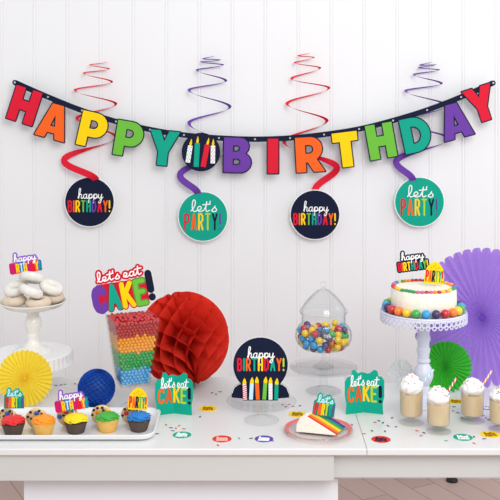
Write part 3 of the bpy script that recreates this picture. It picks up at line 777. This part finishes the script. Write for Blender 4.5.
mb = MB().strokes([[(x*1.0, z) for x, z in out[2:47]]], .35, .0014, .0034, wht, k); obj('white_edge', mb, mp, 0)
for sx in (-1, 1):
    wing = [(0, zlow), (sx*29, zlow), (sx*29.2, 5), (sx*27, 11), (sx*22, 14.8), (sx*16, 16), (0, 16)]
    if sx < 0: wing.reverse()
    mb = MB(); mb.prism([wing], 0, .0025, nav, k)
    mb.map(lambda x, y, z: (x, y+.004+abs(x)*.28, z)); w_ = obj('side_wing', mb, sg, 0)
    ed = MB().strokes([[(sx*28.7, 4.6), (sx*26.6, 10.7), (sx*21.8, 14.4), (sx*17.5, 15.5)]], .3, -.0006, -.0002, wht, k)
    obj('white_edge', ed.map(lambda x, y, z: (x, y+.004+abs(x)*.28, z)), w_, 0)
tx = MB(); cz = zcp
tx.strokes(script('happy', -13, cz+7.0, 27, 4.8), .48, -.0012, -.0002, wht, k)
for l, m in zip(block('BIRTHDAY!', -22.5, cz-5.5, 45.5, 11.5, .36), [red, tea, ora, tea, yel, red, tea, ora, lime]): tx.strokes(l, .88, -.0012, -.0002, m, k)
obj('lettering', tx, mp, 0)
for px, top, kind, flame in [(-15.4,16.5,'stripe',-2),(-9.6,17.5,ltb,3),(-2.6,18,ora,-3),(3.6,18,grn,4),(10,17.5,'dot',0),(15.6,16.5,tea,2)]:
    b = MB(); body = wht if kind in ('stripe', 'dot') else kind
    M2 = Matrix.Translation((px*k, 0, 0)) @ Matrix.Rotation(R_(flame), 4, 'Y')
    b.prism([[(-1.9, 1.2), (1.9, 1.2), (1.9, top), (-1.9, top)]], -.0008, -.0001, body, k, M2)
    if kind == 'stripe':
        z = 1.6
        while z < top-2: b.prism([[(-1.9, z), (1.9, z+1.1), (1.9, z+2.1), (-1.9, z+1)]], -.0012, -.0008, red, k, M2); z += 2.1
    if kind == 'dot':
        z = 2; q_ = 0
        while z < top: 
            for ox in ((-1, 1) if q_ % 2 else (0,)): b.prism([circle(.4, 6, ox, z)], -.0012, -.0008, pink, k, M2)
            z += 1.5; q_ += 1
    b.prism([[(-1.7, top), (1.7, top), (1.9, top+2.2), (1.0, top+5), (.1, top+6.4), (-.9, top+4.6), (-1.9, top+2)]], -.0009, -.0001, yel, k, M2)
    obj('printed_candle', b, mp, 0)

# ================================================================== GLASS CAKE STAND + CANDY JAR
JD = 3.43; jx = X(323.5, JD); k = JD/F
G = glass('jar_glass', '#FCFDFD', '#9FAAB2', .03)
st = thing('glass_cake_stand', 'clear glass cake stand on tall stem under the gumball jar', 'cake stand', (jx, JD, TOP))
zp = Z(367.5, JD) - TOP
obj('plate', MB().lathe([(0, zp-.006), (.05, zp-.006), (32*k, zp-.003), (34*k, zp+.003), (33.3*k, zp+.0045), (.1, zp), (0, zp)], G, 60, cap=False), st)
obj('stem', MB().lathe([(17.5*k, .0006), (17.5*k, .003), (11*k, .007), (5*k, .012), (3.9*k, .022), (3.6*k, .05), (4.4*k, zp-.006)], G, 40), st)
jz = TOP+zp+.0006
jar = thing('candy_jar', 'round clear glass footed jar with lid, filled with gumballs', 'jar', (jx, JD, jz))
outp = [(.036, 0), (.036, .003), (.02, .010), (.008, .022), (.0075, .05), (.016, .058), (.05, .061), (.075, .069), (.09, .083), (.0965, .1), (.0975, .113), (.095, .128), (.087, .141), (.077, .150), (.0745, .156), (.0755, .181), (.079, .184), (.0795, .187), (.078, .189)]
inp = [(.0735, .1889), (.0725, .156), (.075, .149), (.0845, .139), (.0925, .1275), (.095, .113), (.094, .1), (.0875, .085), (.0735, .073), (.05, .0655), (0, .064)]
obj('bowl', MB().lathe(outp+inp, G, 60), jar)
lidp = [(.0785, .1895), (.0825, .191), (.083, .194), (.0815, .197), (.0765, .1985), (.0755, .203), (.068, .216), (.056, .231), (.043, .245), (.030, .257), (.018, .266), (.008, .27), (.007, .273)]
lid = obj('lid', MB().lathe(lidp + [(.005, .268), (.016, .263), (.028, .254), (.041, .242), (.054, .228), (.066, .213), (.074, .2), (.0755, .1895)], G, 56, cap=False), jar)
obj('knob', MB().sphere((0, 0, .284), .0125, G, 20, 14, (1, 1, .9)), lid)
# gumballs: deterministic drop packing
GR = .0127
zi = np.array([p[1] for p in inp][::-1]); ri = np.array([p[0] for p in inp][::-1])
zg = np.linspace(.064+GR, .142, 120); avail = np.interp(zg, zi, ri) - GR*1.06
low = [i for i in range(120) if zg[i] <= .113]
rng = np.random.RandomState(5); pts = np.zeros((0, 3)); misses = 0
while misses < 6 and len(pts) < 190:
    ang = rng.uniform(0, 2*PI, 500); rho = .083*np.sqrt(rng.uniform(0, 1, 500))
    zf = np.array([next((zg[i] for i in range(120) if avail[i] >= r_), 9) for r_ in rho])
    zz = zf.copy(); xy = np.stack([rho*np.cos(ang), rho*np.sin(ang)], 1)
    if len(pts):
        for it in range(6):
            d2 = ((xy[:, None, :]-pts[None, :, :2])**2).sum(2); gap = (2*GR)**2 - d2
            up = np.where(gap > 0, pts[None, :, 2] + np.sqrt(np.maximum(gap, 0)), -1)
            # lift to clear every ball that is touched
            dz_ = np.abs(zz[:, None]-pts[None, :, 2])**2 + d2 < (2*GR)**2 - 1e-9
            lift = np.where(dz_, up, -1).max(1); zz = np.maximum(zz, lift)
        bad = ((np.abs(zz[:, None]-pts[None, :, 2])**2 + d2) < (2*GR)**2*.985).any(1); zz[bad] = 9
    ok = rho <= np.interp(zz, zg, avail, right=-1)
    zz[~ok] = 9; zz[zz > .138] = 9
    b = int(np.argmin(zz))
    if zz[b] > 1: misses += 1; continue
    pts = np.vstack([pts, [xy[b, 0], xy[b, 1], zz[b]]])
gum = {}
for n_, h_ in (('red','#C4232F'),('orange','#F07C1E'),('yellow','#EFC21E'),('green','#3FA548'),('blue','#2E9BD6'),('purple','#4B3F6B')): gum[n_] = mat('gumball_'+n_, h_, .25, .05, 60, coat=.4)
gp = {}
seq = ['blue','yellow','red','orange','blue','green','yellow','purple','red','blue','purple','yellow']
ng = 0
for i, (x_, y_, z_) in enumerate(pts):
    rho = math.hypot(x_, y_); wall_ = np.interp(z_, zi, ri)
    if y_ > .045 and z_ < .105: continue                     # nothing of these shows
    if wall_-rho > .034 and z_ < .108: continue
    c = seq[rng.randint(0, 12)]; ng += 1
    if c not in gp:
        o = obj('gumball', MB().sphere((0,0,0), GR*.985, gum[c], 20, 14), None, 60); gp[c] = o
        tag(o, f'{c} gumball inside the lidded glass jar', 'gumball', f'{c} gumballs in the glass jar')
    else:
        o = gp[c].copy(); COL.objects.link(o)
    o.location = (jx+x_, JD+y_, jz+z_)

# ================================================================== CAKE ON LACE STAND
CD = 3.29; cx = X(423.5, CD); k = CD/F
lace = mat('white_lace_stand_enamel', '#D2D4E3', .35, .02, 10)
zp = Z(310.5, CD) - TOP
cs = thing('lace_cake_stand', 'white cake stand with a lacy scalloped rim and turned stem under the cake', 'cake stand', (cx, CD, TOP))
RP = 43*k
mb = MB(); mb.lathe([(0, zp-.008), (RP*.5, zp-.007), (RP*.95, zp-.005), (RP, zp-.001), (RP*.985, zp+.003), (RP*.94, zp), (0, zp)], lace, 72, cap=False); obj('plate', mb, cs)
mb = MB(); NS = 44; hs = .030
mb.lathe([(RP*.99, zp-.002), (RP*.992, zp-.009), (RP*.982, zp-.009), (RP*.98, zp-.002), (RP*.99, zp-.002)], lace, 88, cap=False)
for i in range(NS):
    a = 2*PI*i/NS
    Mx = Matrix.Rotation(a, 4, 'Z') @ Matrix.Translation((RP*.987, 0, zp-.0165)) @ Matrix.Rotation(PI/2, 4, 'Y')
    mb.torus(.0078, .0026, lace, 12, 6, Mx)
    Mx = Matrix.Rotation(a+PI/NS, 4, 'Z') @ Matrix.Translation((RP*.99, 0, zp-.0265)) @ Matrix.Rotation(PI/2, 4, 'Y')
    mb.torus(.0058, .0024, lace, 10, 6, Mx)
obj('lace_rim', mb, cs, 60)
zz = lambda py: Z(py, CD)-TOP
st_p = [(.07, 0), (.072, .004), (.066, .010), (.045, .018), (.026, .028), (.019, .045), (.021, .055), (.018, .062), (.024, .072), (.031, .088), (.0325, .1), (.030, .114), (.022, .128), (.0175, .136), (.0225, .141), (.0225, .147), (.018, .151), (.0195, .165), (.0225, .178), (.0225, .184), (.019, .188), (.0195, .205), (.0235, .214), (.0235, .22), (.02, .226), (.021, .245), (.028, zp-.02), (.05, zp-.0085)]
obj('stem', MB().lathe(st_p, lace, 48), cs)
icing = mat('cream_icing', '#EFEBDD', .7, .05, 40, bump=.7, bscale=70, sss=.1)
sprm = mat('cake_top_icing', '#F1EEE6', .7, .03, 40)
cz0 = TOP+zp+.0005; CR = 32.5*k; CH = Z(287, CD)-cz0
ck = thing('round_cake', 'round white iced cake edged with rainbow candies on the lace stand', 'cake', (cx, CD, cz0))
mb = MB(); mb.lathe([(0, .0), (CR*.99, .0), (CR*1.0, .004), (CR*1.0, CH*.5), (CR*.99, CH*.93), (CR*.955, CH*.99), (CR*.9, CH), (0, CH)], icing, 72, None, lambda a, i: 1+.006*math.sin(9*a+i)+.004*math.sin(23*a), cap=False); obj('iced_body', mb, ck, 60)
cb_ = [mat('rim_'+n_, h_, .35, .05) for n_, h_ in (('red','#C8323A'),('orange','#EE8B2A'),('yellow','#F0C93C'),('green','#2F9A58'),('blue','#2F86C4'),('pink','#C86A9A'))]
rr_ = random.Random(2); NB = 46
for i in range(NB):
    a = 2*PI*i/NB; rad_ = CR*.925 + rr_.uniform(-.003, .003)
    m = cb_[(i//2 + rr_.randint(0, 1)) % 6]
    b = MB().sphere((rad_*math.cos(a), rad_*math.sin(a), CH+.003), .0074, m, 14, 9, (1, 1, .7)); obj('rim_candy', b, ck, 60)
GB = .0142; n27 = 24; cyc = ['red','orange','yellow','green','blue','purple']
cpro = {}
ringR = CR+GB+.0008
for i in range(n27):
    a = -PI/2 + 2*PI*(i-4)/n27 - .10        # front centre is blue, running red..purple to the right
    c = cyc[i % 6]
    if c not in cpro:
        o = obj('gumball', MB().sphere((0,0,0), GB, gum[c] if c != 'purple' else mat('gumball_plum', '#3D2A5E', .25, coat=.4), 22, 14), None, 60); cpro[c] = o
        tag(o, f'large {c} gumball in the ring around the foot of the cake', 'gumball', f'{c} gumballs around the cake')
    else:
        o = cpro[c].copy(); COL.objects.link(o)
    o.location = (cx+ringR*math.cos(a), CD+ringR*math.sin(a), cz0+GB)
r = thing('cake_topper', 'navy happy birthday topper on a clear stick at the back of the white cake', 'cake topper', (X(413, CD), CD+.02, cz0+CH))
party_card(r, 'hb_navy', CD/F*1.08, -7, Z(261.5, CD+.02)-(cz0+CH), X(413.5, CD)-X(413, CD), -.012)
r = thing('cake_topper', 'yellow domed PARTY topper at the right of the white cake top', 'cake topper', (X(434.5, CD), CD+.0, cz0+CH))
party_card(r, 'party', CD/F*.95, 5, Z(273.5, CD)-(cz0+CH), 0, -.012)

# ================================================================== SLICE OF CAKE
SD = 3.02; k = SD/F; sx_ = X(318.5, SD)
pl = thing('dessert_plate', 'clear glass dessert plate with a pink rim under the rainbow cake slice', 'plate', (sx_, SD, TOP))
obj('plate_body', MB().lathe([(0, .0006), (.075, .0006), (.08, .0015), (.098, .0075), (35*k, .0125), (34.6*k, .0145), (.096, .0095), (.078, .0045), (0, .0045)], glass('plate_glass', '#FFFEFE', '#D8D6D7', .05), 60, cap=False), pl)
obj('pink_rim', MB().lathe([(.092, .0098), (.1005, .0135), (.1012, .0152), (.09, .0108), (.092, .0098)], mat('pink_rim_glaze', '#E06A66', .35), 60, cap=False), pl)
u = Vector((math.cos(R_(-16)), math.sin(R_(-16)), 0)); e = Vector((math.cos(R_(62)), math.sin(R_(62)), 0))
Ln, Hh = .114, .046; Dp = .086
slice_ = thing('cake_slice', 'slice of six-layer rainbow cake lying on its side on the glass plate', 'cake', (sx_-.064, SD-.014, TOP+.0078))
lay = [mat('slice_red', '#D93A28', .9, .1, 90, bump=.5, bscale=250), mat('slice_orange', '#F0781E', .9, .1, 90, bump=.5, bscale=250), mat('slice_yellow', '#F6C928', .9, .1, 90, bump=.5, bscale=250), mat('slice_green', '#2F9A40', .9, .1, 90, bump=.5, bscale=250), mat('slice_blue', '#2464A8', .9, .1, 90, bump=.5, bscale=250), mat('slice_purple', '#40285E', .9, .1, 90, bump=.5, bscale=250)]
tri = [(0, 0), (Ln, 0), (.026, Hh), (.012, Hh*.93), (.002, Hh*.5)]       # (along u, z): tip at Ln
def wedge(t0, t1, m, inset=0):
    n = len(tri); A = [u*a+Vector((0,0,z))+e*t0 for a, z in tri]; B = [u*a+Vector((0,0,z))+e*t1 for a, z in tri]
    return MB().add(A+B, [tuple(range(n)), tuple(reversed(range(n, 2*n)))]+[(i, n+i, n+(i+1)%n, (i+1)%n) for i in range(n)], m)
ts_ = [0, .008] + [.008+ (Dp-.008)*w_ for w_ in (.16, .32, .54, .74, .88, 1.0)]
obj('icing_layer', wedge(0, .0078, icing), slice_, 0)
for i in range(6):
    o = obj('sponge_layer', wedge(ts_[i+1]+.0003, ts_[i+2]-.0003, lay[i]), slice_, 0); o['label'] = ['red','orange','yellow','green','blue','purple'][i]+' sponge layer'
n_ = len(tri)
ib = MB(); band = [(0, 0), (.002, Hh*.5), (.012, Hh*.93), (.026, Hh)]; ob_ = [(-.004, 0), (-.002, Hh*.51), (.009, Hh*.97), (.024, Hh*1.012)]
vs = [u*a+Vector((0,0,z))+e*t for t in (-.001, Dp) for a, z in band+ob_]
fs = []
for i in range(3):
    fs += [(i, i+1, 5+i, 4+i), (8+i, 12+i, 13+i, 9+i), (4+i, 5+i, 13+i, 12+i), (i, 8+i, 9+i, i+1)]
fs += [(0, 4, 12, 8), (3, 11, 15, 7)]
obj('side_icing', ib.add(vs, fs, icing), slice_, 0)
tp = slice_.location + u*.030 + e*.040 + Vector((0, 0, Hh*.93))
r = thing('cake_topper', "teal let's party topper on a white stick in the rainbow cake slice", 'cake topper', tp, group=None)
ty = tp.y
party_card(r, 'lets_party', ty/F*1.1, 8, Z(405.5, ty)-tp.z, X(324.5, ty)-tp.x, -.02, wht)

# ================================================================== MILKSHAKES
shake = mat('caramel_milkshake', '#DFC69C', .35, .05, 20, sss=.1)
cream = mat('whipped_cream', '#F5F2EE', .6, .02, 40, sss=.15)
strawc = {'blue': mat('straw_blue', '#8CCBE0'), 'red': mat('straw_red', '#D2333A'), 'orange': mat('straw_orange', '#EDA23C')}
sprk = [mat('sprinkle_'+n_, h_, .4) for n_, h_ in (('red','#C8322E'),('orange','#E8862A'),('blue','#3478B8'),('green','#3C9A50'),('pink','#D65A8A'))]
G2 = glass('goblet_glass', '#FCFCFC', '#D5D8DA', .03)
def milkshake(px, foot_y, liq_top, liq_bot, cream_top, label, hw_px=10.8):
    d = (EYE-TOP)/((foot_y-HY)/F); k = d/F; x = X(px, d)
    root = thing('milkshake_glass', label, 'milkshake', (x, d, TOP), group='milkshakes in clear footed glasses')
    zl = Z(liq_top, d)-TOP+.004; zb = Z(liq_bot, d)-TOP; r = hw_px*k
    zb = max(zb, .012)
    outp = [(r*1.15, .0006), (r*1.15, .0025), (r*.6, .005), (.006, .010), (.0055, zb*.6), (.009, zb-.004), (r*.8, zb-.0035), (r*.98, zb+.001), (r*1.03, zb+.008), (r*1.07, zl+.012)]
    inp_ = [(r*1.04, zl+.012), (r*1.0, zb+.009), (r*.95, zb+.003), (r*.78, zb+.0003), (0, zb)]
    obj('goblet', MB().lathe(outp+inp_, G2, 40), root)
    obj('milkshake', MB().lathe([(0, zb+.0006), (r*.77, zb+.001), (r*.935, zb+.0036), (r*.985, zb+.0095), (r*1.02, zl), (0, zl)], shake, 40, cap=False), root)
    hc = Z(cream_top, d)-TOP - zl; ns = px
    def dsp(n):
        v = n*2.2+Vector((ns, 0, 0)); return (1-.13*max(0, n.z)*(1-n.z)*4*.6)*(1+.14*noise.noise(v)+.11*noise.noise(v*2.4)+.05*noise.noise(v*5))
    mb = MB(); mb.sphere((0, 0, zl+hc*.42), r*1.02, cream, 48, 30, (1, 1, hc*.58/r), None, dsp); crm_ = obj('whipped_cream', mb, root, 80)
    rs = random.Random(int(px))
    mb = MB()
    for i in range(26):
        a = rs.uniform(0, 2*PI); t = rs.uniform(.15, .95); n = Vector((math.sin(t*1.4)*math.cos(a), math.sin(t*1.4)*math.sin(a), math.cos(t*1.4)))
        kq = dsp(n); p = Vector((n.x*r*1.02*kq, n.y*r*1.02*kq, zl+hc*.42+n.z*hc*.58*kq)); w = Vector((rs.uniform(-1,1), rs.uniform(-1,1), rs.uniform(-.5,.5))).normalized()*.003
        mb.tube([p-w, p+w], .0014, sprk[i % 5], 5)
    o = obj('sprinkles', mb, crm_, 60); o['kind'] = 'stuff'
    return root, d, zl
def straw(base, tip_px, col, label, r=.0031):
    """striped paper straw from inside the glass towards a point in the photo"""
    d = base.y; a = base; b = P(tip_px[0], tip_px[1], d+.015); n = 28
    pts = [a.lerp(b, i/n) for i in range(n+1)]
    mb = MB(); mb.tube(pts, r, wht, 10, None, lambda i, j: strawc[col] if ((i*2 + j*2) % 10) < 5 else wht)
    tag(obj('paper_straw', mb, None, 60), label, 'straw', 'striped paper straws in the milkshakes')
m1 = milkshake(411.3, 423, 394.5, 415, 374.5, 'milkshake glass with cream, beside the white rosette, furthest left of the four')
m2 = milkshake(438.5, 431.5, 404.5, 424, 386.5, 'milkshake glass with cream nearest the front edge, in front of the green fan')
m3 = milkshake(472.3, 421, 395.5, 414.5, 378.5, 'milkshake glass with cream in front of the purple fan, with the orange straw')
m4 = milkshake(501, 430, 401.5, 422.5, 388.5, 'milkshake glass with cream cut off by the right side of the picture')
def sb(m, px, dz): root, d, zl = m; return Vector((X(px, d), d+.006, TOP+zl+dz))
straw(sb(m1, 416, .004), (434, 369.5), 'blue', 'pale blue striped straw in the milkshake beside the white rosette')
straw(sb(m2, 442, .004), (456.5, 378), 'red', 'red striped straw in the milkshake in front of the green fan')
straw(sb(m3, 478, .003), (492, 370.5), 'orange', 'orange striped straw in the milkshake in front of the purple fan')

# ================================================================== CONFETTI
def confetti_disc(px, py, m, label, r_px, text=None, tm=None, kind='script', rim=None):
    p = on_table(px, py); k = p.y/F
    root = thing('confetti_disc', label, 'confetti', (p.x, p.y, TOP+.0003), (0, 0, R_(random.uniform(-8, 8))))
    Mx = Matrix.Rotation(-PI/2, 4, 'X')
    mb = MB(); mb.prism([circle(r_px, 32)], -.0006, 0, m, k, Mx)
    dc = obj('paper_disc', mb, root, 40)
    t = MB()
    if rim: t.prism([circle(r_px*.62, 24)], -.0009, -.0006, rim, k, Mx)
    if text in ("let's", 'happy', "let's eat"):
        t.strokes(script(text, -r_px*.55, 0, r_px*1.1, r_px*.24, 2), r_px*.06, -.0013, -.0006, tm or wht, k, Mx, 4)
        for l in block('PARTY!' if text == "let's" else 'BIRTHDAY!' if text == 'happy' else 'CAKE!', -r_px*.55, -r_px*.62, r_px*1.1, r_px*.42, .3): t.strokes(l, r_px*.05, -.0013, -.0006, tm or wht, k, Mx, 4)
        obj('lettering', t, dc, 0)
confetti_disc(182, 435, tea, "teal let's party paper disc beside the front end of the tray", 9.3, "let's")
confetti_disc(222, 439, mat('confetti_red', '#D9342B'), 'red paper disc near the front edge, left of the glass pedestal foot', 9.6, 'happy', mat('confetti_pale', '#F2B8A8'))
confetti_disc(264, 439, mat('confetti_purple', '#5B46A0'), 'purple paper disc with a blue centre by the front edge below the pedestal', 9.3, 'happy', wht, rim=blu)
confetti_disc(208, 408.7, yel, 'yellow paper disc between the left teal card and the pedestal', 8.8, "let's", mat('confetti_brown', '#8A6A10'))
confetti_disc(297.5, 414.2, yel, 'yellow paper disc just behind the cake slice plate', 9.0, "let's", mat('confetti_brown', '#8A6A10'))
confetti_disc(381, 439.5, mat('confetti_red', '#D9342B'), 'red paper disc near the seam in front of the right teal card', 9.6, "let's", nav)
confetti_disc(463, 437.5, tea, 'teal paper disc on the right in front of the milkshakes', 9.6, "let's eat", wht)
confetti_disc(490, 434.5, yel, 'yellow paper disc at the lower right by the cut-off milkshake', 9.6, "let's", mat('confetti_brown', '#8A6A10'))
confetti_disc(456, 401.5, yel, 'yellow paper disc behind the front milkshake, below the green fan', 8.2, "let's", mat('confetti_brown', '#8A6A10'))
confetti_disc(487, 408.3, pur, 'purple paper disc between the two right milkshakes', 5.0, "let's", wht)
cfm = {'red': red, 'navy': nav, 'purple': pur, 'teal': tea, 'orange': ora, 'blue': blu}
spots = [(166,425,'red'),(171,428,'navy'),(176,428.5,'red'),(179,426,'red'),(173,431,'purple'),(157,434,'navy'),(184,429,'red'),(286,407,'navy'),(289,404.5,'red'),(293,406.5,'purple'),(300,406,'navy'),(283,405,'red'),
 (251,438.5,'navy'),(239,438.5,'teal'),(218,445.5,'red'),(212,393,'navy'),(216,394.5,'navy'),(220,392,'navy'),(364,434,'red'),(375,422.5,'red'),(379,421,'navy'),(383,423,'navy'),(392,418,'navy'),(372,431,'navy'),(385,431.5,'navy'),
 (396,427,'purple'),(417,431,'red'),(424,433,'navy'),(421,436,'red'),(427,402,'blue'),(453,411,'red'),(458,413,'navy'),(462,418,'red'),(449,409,'navy'),(454,407,'navy'),(483,416,'purple'),(486,418,'red'),(489,420,'navy'),(494,417,'navy'),(474,437,'navy'),(484,439,'navy'),(474,443.5,'red'),(497,426,'navy'),
 (52,384.5,'navy'),(56,385.5,'navy'),(61,385,'purple'),(65,384.5,'teal'),(75,384,'navy'),(78,385,'red'),(200,417,'navy'),(272,441,'purple'),(335,421,'navy'),(352,425,'purple'),(388,426,'navy'),(446,441,'teal')]
cpr = {}
for (px, py, c) in spots:
    p = on_table(px, py)
    p.z = TOP+.0004
    if c not in cpr:
        b = MB(); b.prism([[(-2.0,-.6),(1.6,-.8),(2.2,.2),(.8,.9),(-1.6,.7)]], -.0008, .0, cfm[c], .003, Matrix.Rotation(-PI/2, 4, 'X'))
        o = obj('confetti_fleck', b, None, 0); cpr[c] = o
        tag(o, f'tiny {c} confetti fleck scattered on the white tabletop', 'confetti', f'{c} confetti flecks on the table')
    else:
        o = cpr[c].copy(); COL.objects.link(o)
    o.location = p; o.rotation_euler = (0, 0, random.uniform(0, PI))

# ================================================================== LIGHT
w = bpy.data.worlds.new('World'); sc.world = w; w.use_nodes = True
bg = w.node_tree.nodes['Background']; bg.inputs[0].default_value = (.93, .965, 1, 1); bg.inputs[1].default_value = .80
def area(name, loc, target, size, power, col=(1,1,1), sy=None):
    l = bpy.data.lights.new(name, 'AREA'); l.size = size; l.energy = power; l.color = col
    if sy: l.shape = 'RECTANGLE'; l.size_y = sy
    o = bpy.data.objects.new(name, l); COL.objects.link(o); o.location = loc
    o.rotation_euler = (Vector(target)-Vector(loc)).to_track_quat('-Z', 'Y').to_euler(); return o
area('front_soft_light', (1.0, .1, 3.2), (-.2, 4.2, 1.0), 2.0, 80, (1, .985, .96))  # added soft front light that evens out the wall, not a window
area('side_window_light', (2.9, 3.4, 2.3), (0, 3.2, .9), 1.3, 11, (.95, .97, 1))

# ================================================================== CAMERA
cam = bpy.data.cameras.new('camera'); co = bpy.data.objects.new('camera', cam); COL.objects.link(co)
co.location = (0, 0, EYE); co.rotation_euler = (PI/2, 0, 0)
cam.sensor_width = 36; cam.lens = 36*F/500; cam.shift_y = -(250-HY)/500
cam.clip_start = .05; sc.camera = co
vs_ = sc.view_settings; vs_.view_transform = 'Standard'; vs_.look = 'None'; vs_.gamma = 1; vs_.use_curve_mapping = False; vs_.exposure = .20
sc.cycles.max_bounces = 10; sc.cycles.transparent_max_bounces = 24; sc.cycles.caustics_reflective = False; sc.cycles.caustics_refractive = False
